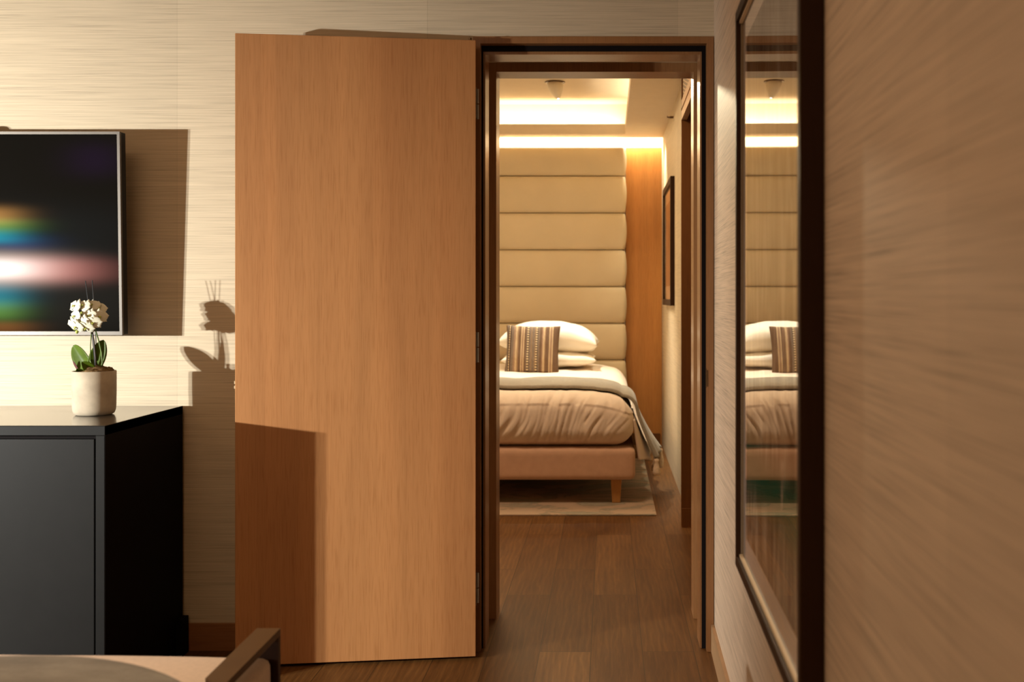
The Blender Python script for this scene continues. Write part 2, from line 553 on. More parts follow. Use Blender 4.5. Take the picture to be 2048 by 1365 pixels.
def pillow_bm(w, d, t, n=34, pinch=0.06, seed=0.0, wr=0.006, power=0.42, droop=0.0):
    """Pillow lying flat: width w (x), depth d (y), thickness t (z), pinched corners."""
    bm = bmesh.new()
    lay = []
    for s in (1, -1):
        vv = []
        for i in range(n + 1):
            row = []
            for j in range(n + 1):
                u, v = 2 * i / n - 1, 2 * j / n - 1
                e = max(0.0, (1 - abs(u) ** 2.4) * (1 - abs(v) ** 2.4)) ** power
                x = u * w / 2 * (1 - pinch * (1 - v * v) * abs(u) ** 3)
                y = v * d / 2 * (1 - pinch * (1 - u * u) * abs(v) ** 3)
                z = s * t / 2 * e
                k = noise.noise(Vector((x * 9 + seed, y * 9, s * 3.1 + seed))) * wr * (0.4 + e)
                if abs(u) > 0.999 or abs(v) > 0.999:
                    k = 0
                row.append(bm.verts.new((x, y, z + k - droop * abs(u) ** 2.5)))
            vv.append(row)
        for i in range(n):
            for j in range(n):
                f = (vv[i][j], vv[i + 1][j], vv[i + 1][j + 1], vv[i][j + 1])
                bm.faces.new(f if s > 0 else tuple(reversed(f)))
    bmesh.ops.remove_doubles(bm, verts=bm.verts, dist=1e-5)
    return bm


# ------------------------------------------------------------------ the setting
D_CAS = 3.80                     # front of the door casing
D_WALL = 3.821                   # face of the wall that holds the doorway
D_STOP = 3.842
D_FR2 = 4.19
D_END = 4.33
ROT = 0.0167                     # the near right wall runs a touch off the view axis


def wr(y):
    return 0.389 - ROT * (D_WALL - y)


# floor
struct(boxobj('floor', (-6.0, 2.6, -2.6, 9.4, -0.08, 0.0), M['floor']))

# wall with the doorway (opening x -0.478..0.372, up to 2.226)
bm = bmesh.new()
box(bm, -5.9, -0.485, D_WALL, D_END - 0.02, 0, 2.80)
box(bm, 0.378, 2.5, D_WALL, D_END - 0.02, 0, 2.80)
box(bm, -0.485, 0.378, D_WALL, D_END - 0.02, 2.232, 2.80)
struct(link('wall_back', bm, M['cloth_x']))

# near right wall (slightly off axis)
bm = bmesh.new()
y0, y1 = -2.5, D_WALL - 0.0005
vs = [(wr(y0), y0), (wr(y1), y1), (wr(y1) + 0.15, y1), (wr(y0) + 0.15, y0)]
b_ = [bm.verts.new((x, y, 0)) for x, y in vs]
t_ = [bm.verts.new((x, y, 2.80)) for x, y in vs]
bm.faces.new(b_)
bm.faces.new(t_)
for i in range(4):
    bm.faces.new((b_[i], b_[(i + 1) % 4], t_[(i + 1) % 4], t_[i]))
struct(link('wall_right', bm, M['cloth_y']))
struct(boxobj('wall_left', (-5.9, -5.8, -2.5, D_WALL - 0.001, 0, 2.80), M['cloth_y']))
struct(boxobj('wall_front', (-5.8, 0.2, -2.6, -2.5, 0, 2.80), M['cloth_x']))
struct(boxobj('ceiling', (-5.9, 0.6, -2.6, D_WALL, 2.80, 2.9), M['ceil']))

# baseboards of the near room
struct(boxobj('baseboard_back', (-5.8, -0.489, D_WALL - 0.014, D_WALL - 0.0005, 0, 0.100), M['base_h'], bev=0.002))
bm = bmesh.new()
for za, zb in ((0.0, 0.10),):
    p = [(wr(-2.4) - 0.012, -2.4), (wr(3.797) - 0.012, 3.797), (wr(3.797) - 0.0005, 3.797), (wr(-2.4) - 0.0005, -2.4)]
    lo = [bm.verts.new((x, y, za)) for x, y in p]
    hi = [bm.verts.new((x, y, zb)) for x, y in p]
    bm.faces.new(lo)
    bm.faces.new(hi)
    for i in range(4):
        bm.faces.new((lo[i], lo[(i + 1) % 4], hi[(i + 1) % 4], hi[i]))
struct(link('baseboard_right', bm, M['base_light']))


# the first door frame: casing, rebate with black seal, stop
def frame_profile(bm, xl, xr, zt, y0, y1, wl, wr_, wt):
    """A three-sided frame: inner edges xl, xr, zt; bar widths outward."""
    box(bm, xl - wl, xl, y0, y1, 0, zt + wt)
    box(bm, xr, xr + wr_, y0, y1, 0, zt + wt)
    box(bm, xl, xr, y0, y1, zt, zt + wt)


tr1 = bpy.data.objects.new('trim_1', None)
COL.objects.link(tr1)
tr1.location = (0, D_CAS, 0)
tr1['kind'] = 'structure'


def child_of(o, p):
    o.parent = p
    o.matrix_parent_inverse = Matrix.Translation(p.location).inverted()
    return o


bm = bmesh.new()
frame_profile(bm, -0.4625, 0.3607, 2.2142, D_CAS, D_CAS + 0.040, 0.0265, 0.0255, 0.0245)
child_of(link('casing', bm, M['frame_oak']), tr1)
bm = bmesh.new()
frame_profile(bm, -0.4494, 0.3400, 2.1830, D_STOP, 3.96, 0.0350, 0.0370, 0.0480)
child_of(link('door_stop', bm, M['frame_oak']), tr1)
bm = bmesh.new()
frame_profile(bm, -0.4568, 0.3462, 2.1940, D_STOP - 0.006, D_STOP - 0.0003, 0.0055, 0.0143, 0.0200)
child_of(link('door_seal', bm, M['seal']), tr1)
bm = bmesh.new()
box(bm, 0.3592, 0.3606, D_CAS + 0.002, D_CAS + 0.03, 0.96, 1.03)
box(bm, 0.3607, 0.3655, D_CAS - 0.0012, D_CAS + 0.0, 0.965, 1.025)
child_of(link('strike_plate', bm, M['bronze']), tr1)

tr2 = bpy.data.objects.new('trim_2', None)
COL.objects.link(tr2)
tr2.location = (0, D_FR2, 0)
tr2['kind'] = 'structure'
bm = bmesh.new()
frame_profile(bm, -0.446, 0.3450, 2.1946, D_FR2, 4.318, 0.0385, 0.0325, 0.0370)
child_of(link('casing', bm, M['frame_oak']), tr2)

# bedroom shell
X_BW = 0.476
D_BK = 9.16
Z_LO, Z_UP = 2.669, 2.955
struct(boxobj('wall_bedroom_right', (X_BW, X_BW + 0.12, 5.905, 9.3, 0, 3.05), M['cloth_bed']))
struct(boxobj('wall_bedroom_back', (-2.5, 0.62, D_BK, D_BK + 0.12, 0, 3.05), M['white']))
struct(boxobj('wall_bedroom_left', (-2.6, -2.5, D_END - 0.02, 9.3, 0, 3.05), M['cloth_bed']))
struct(boxobj('trim_3', (0.16, X_BW - 0.001, D_BK - 0.022, D_BK - 0.0005, 0, 2.60), M['panel_oak'], bev=0.001), 'oak veneer wall panel beside the padded headboard')
struct(boxobj('baseboard_bedroom_back', (0.16, X_BW - 0.015, D_BK - 0.032, D_BK - 0.0225, 0, 0.10), M['dark_oak'], bev=0.001))

# lowered bedroom ceiling with a lit tray
TX, TY0, TY1 = 0.148, 5.6, 8.82
bm = bmesh.new()
box(bm, -2.5, X_BW + 0.1, D_END - 0.02, TY0, Z_LO, Z_LO + 0.085)
box(bm, -2.5, -1.9, TY0, TY1, Z_LO, Z_LO + 0.085)
box(bm, TX, X_BW + 0.1, TY0, TY1, Z_LO, Z_LO + 0.03)
box(bm, TX, TX + 0.02, TY0, TY1, Z_LO + 0.03, Z_LO + 0.085)
box(bm, -2.5, X_BW + 0.1, TY1, 9.03, Z_LO, Z_LO + 0.03)
box(bm, -2.5, TX + 0.02, TY1, TY1 + 0.02, Z_LO + 0.03, Z_LO + 0.085)
box(bm, -2.5, X_BW + 0.1, 9.012, 9.03, Z_LO + 0.03, Z_UP)
struct(link('ceiling_bedroom', bm, M['ceil_bed']))
bm = bmesh.new()
box(bm, -2.6, 0.62, D_END - 0.02, 9.3, Z_UP, Z_UP + 0.1)
struct(link('ceiling_tray', bm, M['ceil_bed']))

# closet block to the right of the corridor: opening with a slatted vent over it
bm = bmesh.new()
CX = 0.415
box(bm, CX, CX + 0.62, 5.862, 5.90, 0, Z_LO)                 # far end panel, its inner face looks to the doorway
box(bm, CX, CX + 0.04, D_END - 0.018, 4.62, 0, Z_LO)          # near side panel
box(bm, CX + 0.60, CX + 0.62, D_END - 0.018, 5.862, 0, Z_LO)
cl = struct(link('wall_closet', bm, M['dark_oak']))
bm = bmesh.new()
box(bm, CX, CX + 0.03, 4.62, 5.861, 2.285, 2.335)
box(bm, CX + 0.012, CX + 0.03, 4.62, 5.861, 2.335, 2.350)
box(bm, CX, CX + 0.03, 4.62, 5.861, 2.350, 2.395)
box(bm, CX, CX + 0.03, 4.62, 5.861, 2.630, Z_LO - 0.001)
struct(link('trim_4', bm, M['base_light']))
struct(boxobj('baseboard_closet', (CX + 0.002, CX + 0.6, 5.850, 5.8615, 0, 0.106), M['dark_oak'], bev=0.001))

# ------------------------------------------------------------------ ventilation grille over the closet opening
vent = thing('vent_grille', 'lattice air vent above the closet opening in the bedroom passage', 'vent', (CX + 0.008, 5.24, 2.395))


def lattice_mat():
    m, nt, b, _ = new_mat('vent_lattice')
    tc = N(nt, 'ShaderNodeTexCoord')
    sp = N(nt, 'ShaderNodeSeparateXYZ')
    nt.links.new(tc.outputs['Object'], sp.inputs[0])
    a = math_n(nt, 'DIVIDE', sp.outputs[1], 0.085)
    z = math_n(nt, 'DIVIDE', sp.outputs[2], 0.022)
    u = math_n(nt, 'ABSOLUTE', math_n(nt, 'SUBTRACT', math_n(nt, 'FRACT', math_n(nt, 'ADD', math_n(nt, 'ADD', a, z), 50.0)), 0.5))
    v = math_n(nt, 'ABSOLUTE', math_n(nt, 'SUBTRACT', math_n(nt, 'FRACT', math_n(nt, 'ADD', math_n(nt, 'SUBTRACT', a, z), 50.0)), 0.5))
    k = math_n(nt, 'LESS_THAN', math_n(nt, 'MAXIMUM', u, v), 0.34)
    nt.links.new(mix(nt, k, (0.45, 0.30, 0.16), (0.035, 0.018, 0.006)), b.inputs['Base Color'])
    b.inputs['Roughness'].default_value = 0.6
    return m


boxobj('lattice', (0.0, 0.012, -0.618, 0.618, 0.001, 0.233), lattice_mat(), vent)
boxobj('slot_frame', (-0.006, 0.011, -0.6195, -0.6185, 0.001, 0.233), M['dark_oak'], vent)

# ------------------------------------------------------------------ open oak door
H = Vector((-0.4684, 3.7156, 0))
L = Vector((-1.2890, 3.6160, 0))
dv = (L - H)
DW = dv.length
ang = math.atan2(dv.y, dv.x)
door = boxobj('door_1', (0, DW, -0.0440, 0, 0.012, 2.205), M['door'], bev=0.0015, seg=1)
door.location = H
door.rotation_euler = (0, 0, ang)
struct(door, 'flush oak veneer door standing open against the wall')
for zc in (1.985, 1.110, 0.245):
    bm = bmesh.new()
    box(bm, -0.0022, 0.0, -0.036, -0.008, zc - 0.054, zc + 0.054)
    tube(bm, [(-0.006, -0.042, zc - 0.054), (-0.006, -0.042, zc - 0.002)], 0.0055, 10)
    tube(bm, [(-0.006, -0.042, zc + 0.002), (-0.006, -0.042, zc + 0.054)], 0.0055, 10)
    link('hinge', bm, M['steel'], door)
zl = EYE - (771 - VY) / 578.0
bm = bmesh.new()
box(bm, DW, DW + 0.006, -0.030, -0.012, zl - 0.013, zl - 0.003)
box(bm, DW, DW + 0.006, -0.030, -0.012, zl + 0.003, zl + 0.013)
box(bm, DW, DW + 0.0015, -0.034, -0.008, zl - 0.035, zl + 0.035)
link('latch', bm, M['brass'], door)
bm = bmesh.new()
tube(bm, [(0.020, -0.022, 2.2045), (0.020, -0.022, 2.217)], 0.006, 10)
link('pivot_pin', bm, M['bronze'], door)

# ------------------------------------------------------------------ television
tv_y = 3.657
tv_top, tv_bot, tv_r, tv_l = 1.869, 1.157, -1.7030, -2.965
tvc = Vector(((tv_r + tv_l) / 2, tv_y, (tv_top + tv_bot) / 2))
tv = thing('television', 'wall-mounted flat television showing a rainbow light streak', 'television', tvc, (math.radians(1.7), 0, 0))
hw, hh = (tv_r - tv_l) / 2, (tv_top - tv_bot) / 2
bm = bmesh.new()
bz = 0.0095
box(bm, -hw, hw, 0.0, 0.012, hh - bz, hh)
box(bm, -hw, hw, 0.0, 0.012, -hh, -hh + 0.013)
box(bm, -hw, -hw + bz, 0.0, 0.012, -hh + 0.013, hh - bz)
box(bm, hw - bz, hw, 0.0, 0.012, -hh + 0.013, hh - bz)
link('bezel', bm, M['bezel'], tv)
boxobj('back_cover', (-hw + 0.0005, hw + 0.0002, 0.0121, 0.045, -hh + 0.0005, hh - 0.0005), M['tv_side'], tv, bev=0.002)


def scr(px, py):
    s = F / tv_y
    return ((px - VX) / s - tvc.x, EYE - (py - VY) / s - tvc.z)


B = []
def bl(px, py, wpx, hpx, c):
    x, z = scr(px, py)
    s = F / tv_y
    B.append((x, z, wpx / s, hpx / s, c))


bl(-30, 538, 120, 30, (0.95, 0.78, 0.66))
bl(95, 541, 105, 24, (0.40, 0.105, 0.085))
bl(60, 520, 90, 14, (0.06, 0.02, 0.02))
bl(-5, 538, 75, 18, (0.55, 0.62, 0.60))
bl(-20, 432, 60, 18, (0.42, 0.20, 0.05))
bl(-12, 452, 66, 14, (0.10, 0.26, 0.05))
bl(-20, 474, 62, 14, (0.0, 0.26, 0.30))
bl(20, 486, 70, 16, (0.01, 0.03, 0.11))
bl(-12, 590, 60, 24, (0.0, 0.18, 0.24))
bl(-12, 622, 58, 20, (0.09, 0.22, 0.03))
bl(0, 655, 60, 12, (0.17, 0.06, 0.01))
bl(190, 320, 60, 34, (0.006, 0.001, 0.012))
bl(90, 470, 200, 60, (0.004, 0.006, 0.007))
bl(110, 600, 220, 60, (0.009, 0.009, 0.008))
M['screen'] = blobs_mat('screen_picture', B, (0.0055, 0.0038, 0.0018), 1.0, 0.12)
boxobj('screen', (-hw + bz, hw - bz, 0.004, 0.011, -hh + 0.013, hh - bz), M['screen'], tv)
bm = bmesh.new()
box(bm, -0.26, 0.26, 0.0455, 0.085, -0.20, 0.20)
box(bm, -0.05, 0.05, 0.085, 0.160, -0.10, 0.10)
link('wall_bracket', bm, M['tv_side'], tv)
bm = bmesh.new()
lathe(bm, [(0.026, 0), (0.026, 0.006), (0.020, 0.012), (0.010, 0.0145)], 20)
o = link('sensor', bm, M['tv_side'], tv, smooth=True, loc=(0.004, 0.027, hh - 0.001))

# ------------------------------------------------------------------ black sideboard
CBX, CBY0, CBY1, CBZ = -1.546, 3.215, 3.803, 0.895
CBL = CBX - 1.75
cab = thing('sideboard', 'black lacquered sideboard carrying the potted orchid', 'sideboard', ((CBX + CBL) / 2, CBY0, 0))
cx = (CBX + CBL) / 2
hwid = (CBX - CBL) / 2
dep = CBY1 - CBY0
st = 0.029
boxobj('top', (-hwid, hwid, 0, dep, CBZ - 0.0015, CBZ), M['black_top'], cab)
bm = bmesh.new()
box(bm, -hwid, hwid, 0.0, dep, CBZ - 0.031, CBZ - 0.0016)
box(bm, -hwid, -hwid + st, 0.0, dep, 0.03, CBZ - 0.031)
box(bm, hwid - st, hwid - 0.001, 0.0, dep, 0.03, CBZ - 0.031)
box(bm, -hwid + st, hwid - st, 0.0, dep, 0.03, 0.06)
box(bm, -hwid + st, hwid - st, dep - 0.015, dep, 0.06, CBZ - 0.031)
bevel(bm, 0.0012, 1)
link('carcass', bm, M['black'], cab)
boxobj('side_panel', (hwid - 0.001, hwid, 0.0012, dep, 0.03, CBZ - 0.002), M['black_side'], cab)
xs = [-hwid + st, 0.0, hwid - st]
for k in range(2):
    a, b2 = xs[k] + 0.006, xs[k + 1] - 0.006
    boxobj('door', (a, b2, 0.004, 0.024, 0.064, CBZ - 0.043), M['black'], cab, bev=0.002)
boxobj('recess_panel', (-hwid + st, hwid - st, 0.030, 0.034, 0.06, CBZ - 0.031), M['seal'], cab)
boxobj('plinth', (-hwid + 0.03, hwid - 0.03, 0.05, dep, 0.0, 0.0305), M['black_side'], cab)
boxobj('base_block', (hwid, hwid + 0.022, dep - 0.062, dep, 0.0, 0.133), M['black_side'], cab, bev=0.002)  # black block by the skirting, its use unknown

# ------------------------------------------------------------------ orchid in a concrete pot
PD = 3.52                                   # depth of the pot axis
ps = F / PD
pot_x = (188.5 - VX) / ps
orchid = thing('potted_orchid', 'small white orchid in a round beige concrete pot on the black sideboard', 'plant', (pot_x, PD, CBZ + 0.0005))


def op(px, py, dy=0.0):
    """photo pixel -> orchid-local point, dy metres towards the camera."""
    p = at(px, py, PD - dy)
    return p - Vector((pot_x, PD, CBZ + 0.0005))


R = 40.8 / ps
PH = op(188, 742).z
bm = bmesh.new()
lathe(bm, [(R * 0.80, 0.0), (R * 0.90, 0.004), (R * 0.965, 0.014), (R * 0.985, 0.028), (R, PH * 0.55), (R * 1.0, PH - 0.003), (R * 0.985, PH), (R * 0.93, PH), (R * 0.915, PH - 0.004), (R * 0.90, PH - 0.03)], 56)
link('pot', bm, M['concrete'], orchid, smooth=True, angle=50)
bm = bmesh.new()
bmesh.ops.create_icosphere(bm, subdivisions=4, radius=1)
for v in bm.verts:
    k = 1 + 0.22 * noise.noise(v.co * 5)
    v.co = Vector((v.co.x * R * 0.895, v.co.y * R * 0.895, (v.co.z * 0.016 + (0.012 * k if v.co.z > 0 and v.co.x > -0.1 else 0)) * k + PH - 0.012))
link('moss', bm, M['moss'], orchid, smooth=True)


def leaf(base, tip, width, cup, side, mat, name='leaf', bend=0.3):
    base, tip = Vector(base), Vector(tip)
    d = tip - base
    ln = d.length
    side = Vector(side)
    side = (side - d * (side.dot(d) / d.length_squared)).normalized()
    nrm = d.cross(side).normalized()
    bm = bmesh.new()
    nu, nv = 22, 10
    top = []
    for i in range(nu + 1):
        t = i / nu
        w = width * (0.30 + 0.70 * math.sin(math.pi * min(1, 0.12 + t * 0.75))) * (max(0.0, 1 - t ** 6)) ** 0.5
        c = base + d * t + nrm * (bend * ln * (t * (1 - t)))
        row = []
        for j in range(nv + 1):
            u = 2 * j / nv - 1
            row.append(bm.verts.new(c + side * (u * w / 2) + nrm * (-cup * w * (abs(u) ** 1.3))))
        top.append(row)
    for i in range(nu):
        for j in range(nv):
            bm.faces.new((top[i][j], top[i + 1][j], top[i + 1][j + 1], top[i][j + 1]))
    o = link(name, bm, mat, orchid, smooth=True)
    md = o.modifiers.new('Solid', 'SOLIDIFY')
    md.thickness = 0.0016
    return o


leaf(op(186, 748, 0.0), op(147, 691, -0.036), 0.060, 0.14, (0.75, -0.15, 0.6), M['leaf'], bend=-0.10)
leaf(op(184, 748, 0.0), op(207, 680, -0.018), 0.054, 0.16, (0.90, 0.25, -0.3), M['leaf'], bend=0.12)
leaf(op(190, 747, 0.012), op(163, 724, 0.046), 0.036, 0.22, (0.5, 0.3, 0.8), M['leaf'], bend=-0.25)
leaf(op(166, 748, 0.0), op(153, 738, 0.035), 0.026, 0.15, (0.7, 0.2, 0.5), M['leaf'], bend=-0.2)
leaf(op(160, 746, -0.005), op(146, 722, 0.0), 0.010, 0.2, (0.8, -0.4, 0.4), M['leaf_red'], bend=0.1)

for (bx, by, tx, ty, d0, d1) in ((191, 742, 171, 562, 0.004, -0.006), (194, 742, 184.5, 561, -0.01, 0.0)):
    bm = bmesh.new()
    tube(bm, [op(bx, by, d0), op((bx * .5 + tx * .5) + 1.5, (by + ty) / 2, d0), op(tx, ty, d1)], 0.0016, 8)
    link('stake', bm, M['stake'], orchid, smooth=True)
bm = bmesh.new()
tube(bm, [op(192, 742), op(191, 715, 0.004), op(188, 685, 0.004), op(183, 655, 0.006), op(178, 635, 0.010), op(165, 615, 0.014), op(152, 612, 0.02)], [0.0036, 0.0034, 0.0030, 0.0026, 0.0022, 0.0018, 0.0014], 8)
link('flower_stem', bm, M['stem_dark'], orchid, smooth=True)
bm = bmesh.new()
tube(bm, [op(200, 742, -0.004), op(205, 726, -0.004), op(203, 706, -0.002), op(198, 684, 0.0), op(192, 664, 0.002), op(184, 640, 0.004), op(172, 640, 0.022), op(158, 650, 0.034), op(153, 660, 0.036)], [0.0024] * 6 + [0.0018] * 3, 8)
tube(bm, [op(181, 722, 0.006), op(181, 690, 0.006), op(183, 664, 0.006)], 0.0019, 8)
link('flower_stem', bm, M['stem'], orchid, smooth=True)


def petal(bm, ang_, ln, wd, tilt, cup, z0):
    nu, nv = 8, 6
    rows = []
    ca, sa = math.cos(ang_), math.sin(ang_)
    for i in range(nu + 1):
        t = i / nu
        w = wd * (math.sin(math.pi * (0.10 + 0.90 * t) ** 0.85) ** 0.65 if t < 1 else 0.02)
        row = []
        for j in range(nv + 1):
            u = 2 * j / nv - 1
            r = ln * (t - 0.06 * u * u * t)
            x = r * ca - u * w / 2 * sa
            y = r * sa + u * w / 2 * ca
            z = z0 + tilt * ln * t * t - cup * ln * (u * u) * 0.30 * t
            row.append(bm.verts.new((x, y, z)))
        rows.append(row)
    for i in range(nu):
        for j in range(nv):
            bm.faces.new((rows[i][j], rows[i + 1][j], rows[i + 1][j + 1], rows[i][j + 1]))


def flower_mesh():
    bm = bmesh.new()
    for a in (90, 215, 325):
        petal(bm, math.radians(a), 0.0270, 0.0200, -0.10, 0.5, -0.0012)
    for a in (8, 172):
        petal(bm, math.radians(a), 0.0280, 0.0330, -0.06, 0.4, 0.0008)
    me = bpy.data.meshes.new('flower')
    bm.to_mesh(me)
    bm.free()
    for p in me.polygons:
        p.use_smooth = True
    me.materials.append(M['petal'])
    bm = bmesh.new()
    tube(bm, [(0, 0, -0.002), (0, 0.001, 0.006), (0, -0.004, 0.011), (0, -0.011, 0.010)], [0.0022, 0.0036, 0.0034, 0.0012], 8)
    for s in (-1, 1):
        tube(bm, [(0, -0.001, 0.003), (s * 0.005, 0.001, 0.008), (s * 0.0045, 0.004, 0.012)], [0.0018, 0.0026, 0.0008], 8)
    ml = bpy.data.meshes.new('lip')
    bm.to_mesh(ml)
    bm.free()
    for p in ml.polygons:
        p.use_smooth = True
    ml.materials.append(M['lip'])
    return me, ml


fm, lm = flower_mesh()
blooms = [(150, 633, .040, -35, 5), (149, 613, .030, -30, 20), (146, 650, .034, -30, -25), (166, 612, .028, -15, 30), (183, 611, .012, 10, 35), (197, 617, .004, 35, 20),
          (178, 632, .036, 0, 5), (199, 634, .022, 35, 0), (165, 645, .048, -12, -10), (186, 646, .044, 12, -10), (172, 656, .046, -5, -35), (152, 654, .048, -20, -30), (188, 628, -.012, 160, 10)]
for (px, py, dd, yaw, pitch) in blooms:
    fo = bpy.data.objects.new('flower', fm)
    COL.objects.link(fo)
    fo.parent = orchid
    fo.location = op(px, py, dd)
    rz = random.uniform(-0.35, 0.35)
    fo.rotation_euler = (Matrix.Rotation(math.radians(yaw), 3, 'Z') @ Matrix.Rotation(math.radians(90 - pitch), 3, 'X') @ Matrix.Rotation(rz, 3, 'Z')).to_euler()
    fo.scale = (1.08,) * 3
    li = bpy.data.objects.new('lip', lm)
    COL.objects.link(li)
    li.parent = fo
    li.scale = (0.62,) * 3
for (px, py, dd, r) in ((154, 664, .040, .0055), (160, 631, .048, .0040), (163, 626, .046, .0035), (149, 659, .036, .0032)):
    bm = bmesh.new()
    bmesh.ops.create_uvsphere(bm, u_segments=14, v_segments=10, radius=r)
    for v in bm.verts:
        v.co.z *= 1.25
        v.co.x *= 0.9
    link('bud', bm, M['bud'], orchid, smooth=True, loc=op(px, py, dd))

# ------------------------------------------------------------------ lounge seat in the foreground
LD = 2.35
ls = F / LD
LX = (561 - VX) / ls
LZ = EYE - (1257 - VY) / ls                     # arm top
SZ = EYE - (1303 - VY) / ls                     # seat cushion top
seat = thing('lounge_bench', 'beige upholstered lounge bench with a dark wooden arm in the foreground', 'bench', (LX, LD, 0))
W = 1.35
LDN = 1.36
nearc = at(418, 1356, 2.043)
bm = bmesh.new()
th = 0.016
p = [(0.0, 0.0), (-0.053, 0.0), (-0.050, -0.310), (0.0, -0.360)]
lo = [bm.verts.new((x, y, LZ - th)) for x, y in p]
hi = [bm.verts.new((x, y, LZ)) for x, y in p]
bm.faces.new(lo)
bm.faces.new(hi)
for i in range(4):
    bm.faces.new((lo[i], lo[(i + 1) % 4], hi[(i + 1) % 4], hi[i]))
link('arm', bm, M['armwood'], seat)
bm = bmesh.new()
box(bm, -0.053, 0.0, -0.016, 0.0, 0.0, LZ - th - 0.0003)
link('arm_post', bm, M['armshaded'], seat)
bm = bmesh.new()
box(bm, -0.05, 0.0, -0.356, -0.340, 0.0, LZ - th - 0.0003)
link('arm_post', bm, M['armshaded'], seat)
bm = bmesh.new()
box(bm, -W, -0.02, -LDN, -0.02, 0.17, 0.25)
bevel(bm, 0.006)
link('seat_frame', bm, M['armwood'], seat)
for (lx, ly) in ((-0.06, -LDN + 0.05), (-W + 0.05, -0.07), (-W + 0.05, -LDN + 0.05), (-0.10, -0.08)):
    bm = bmesh.new()
    box(bm, lx - 0.022, lx + 0.022, ly - 0.022, ly + 0.022, 0.0, 0.17)
    bevel(bm, 0.003)
    link('leg', bm, M['armwood'], seat)
bm = bmesh.new()
rounded_box(bm, -W, -0.007, -LDN, -0.018, 0.2505, SZ, 0.028, 60, 34, 12,
            lambda p, n: (0.004 * noise.noise(p * 5) + (0.010 * (1 - abs(2 * (p.x + W / 2) / W) ** 2) if n.z > 0.8 else 0)))
link('seat_cushion', bm, M['seatfab'], seat, smooth=True)

# round grey cushion lying on the bench
bm = bmesh.new()
n = 96
RC, TC = 0.482, 0.054
prof_ = [(0.0004, -TC)]
for i in range(25):
    a = -math.pi / 2 + math.pi * i / 24
    prof_.append((RC - TC + TC * math.cos(a), TC * math.sin(a)))
prof_ += [(RC - TC - 0.012, TC + 0.0006), (RC * 0.6, TC + 0.0022), (RC * 0.3, TC + 0.003), (0.0004, TC + 0.0032)]
lathe(bm, prof_, n)
rc = link('round_cushion', bm, M['wool'], None, smooth=True, loc=(-1.08, 1.53, SZ + TC + 0.014))
tag(rc, 'round grey woven cushion lying on the beige bench', 'cushion')

# ------------------------------------------------------------------ framed artwork on the near right wall
d_near, d_far = 1.699, 2.705
AX = wr((d_near + d_far) / 2)
art = thing('framed_artwork', 'large glazed artwork in a deep dark wood frame on the near right wall', 'picture',
            (AX - 0.001, (d_near + d_far) / 2, 0.599), (0, 0, -ROT - 0.0012))
# local: x towards the wall is +, y along the wall, z up from the bottom of the frame
al = (d_far - d_near) / 2
ah = 1.425
PRO = 0.039
bw = 0.026
bm = bmesh.new()
box(bm, -PRO, 0, -al, al, 0, bw)
box(bm, -PRO, 0, -al, al, ah - bw, ah)
box(bm, -PRO, 0, -al, -al + bw, bw, ah - bw)
box(bm, -PRO, 0, al - bw, al, bw, ah - bw)
link('frame', bm, M['artframe'], art)
fi = 0.006
bm = bmesh.new()
xa, xb = -PRO + 0.0075, -PRO + 0.0210
i0, i1, k0, k1 = -al + bw, al - bw, bw, ah - bw
box(bm, xa, xb, i0, i1, k0, k0 + fi)
box(bm, xa, xb, i0, i1, k1 - fi, k1)
box(bm, xa, xb, i0, i0 + fi, k0 + fi, k1 - fi)
box(bm, xa + 0.004, xb, i1 - 0.003, i1, k0 + fi, k1 - fi)
link('fillet', bm, M['fillet'], art)
mw = 0.052
bm = bmesh.new()
m0, m1, n0, n1 = i0 + fi, i1 - 0.003, k0 + fi, k1 - fi
xm = -PRO + 0.0185
box(bm, xm, xm + 0.002, m0, m1, n0, n0 + mw)
box(bm, xm, xm + 0.002, m0, m1, n1 - mw, n1)
box(bm, xm, xm + 0.002, m0, m0 + mw, n0 + mw, n1 - mw)
box(bm, xm, xm + 0.002, m1 - mw, m1, n0 + mw, n1 - mw)
link('mat', bm, M['mat'], art)


def print_mat():
    m, nt, b, _ = new_mat('abstract_print')
    v = coords(nt, (1, 9, 1.6))
    f = noise_tex(nt, v, 2.2, 5, 0.6, 1.2)
    c = ramp(nt, f, [(0.28, (0.05, 0.03, 0.02)), (0.42, (0.14, 0.085, 0.05)), (0.54, (0.34, 0.27, 0.20)), (0.68, (0.60, 0.54, 0.46))])
    tc = N(nt, 'ShaderNodeTexCoord')
    sp = N(nt, 'ShaderNodeSeparateXYZ')
    nt.links.new(tc.outputs['Object'], sp.inputs[0])
    z = sp.outputs[2]
    # a band of leafy green low on the sheet, dark wash above
    f2 = noise_tex(nt, coords(nt, (3, 14, 5)), 1.0, 4, 0.6, 1.5)
    gz = math_n(nt, 'DIVIDE', math_n(nt, 'SUBTRACT', z, 0.285), 0.075)
    g = math_n(nt, 'POWER', 2.718, math_n(nt, 'MULTIPLY', math_n(nt, 'MULTIPLY', gz, gz), -1.0))
    gm = math_n(nt, 'MULTIPLY', g, math_n(nt, 'GREATER_THAN', f2, 0.36))
    c = mix(nt, gm, c, (0.02, 0.16, 0.10))
    up = N(nt, 'ShaderNodeMapRange')
    up.inputs['From Min'].default_value = 0.55
    up.inputs['From Max'].default_value = 0.9
    nt.links.new(z, up.inputs['Value'])
    c = mix(nt, math_n(nt, 'MULTIPLY', up.outputs[0], 0.6), c, (0.13, 0.075, 0.04))
    nt.links.new(c, b.inputs['Base Color'])
    b.inputs['Roughness'].default_value = 0.9
    b.inputs['Specular IOR Level'].default_value = 0.05
    return m


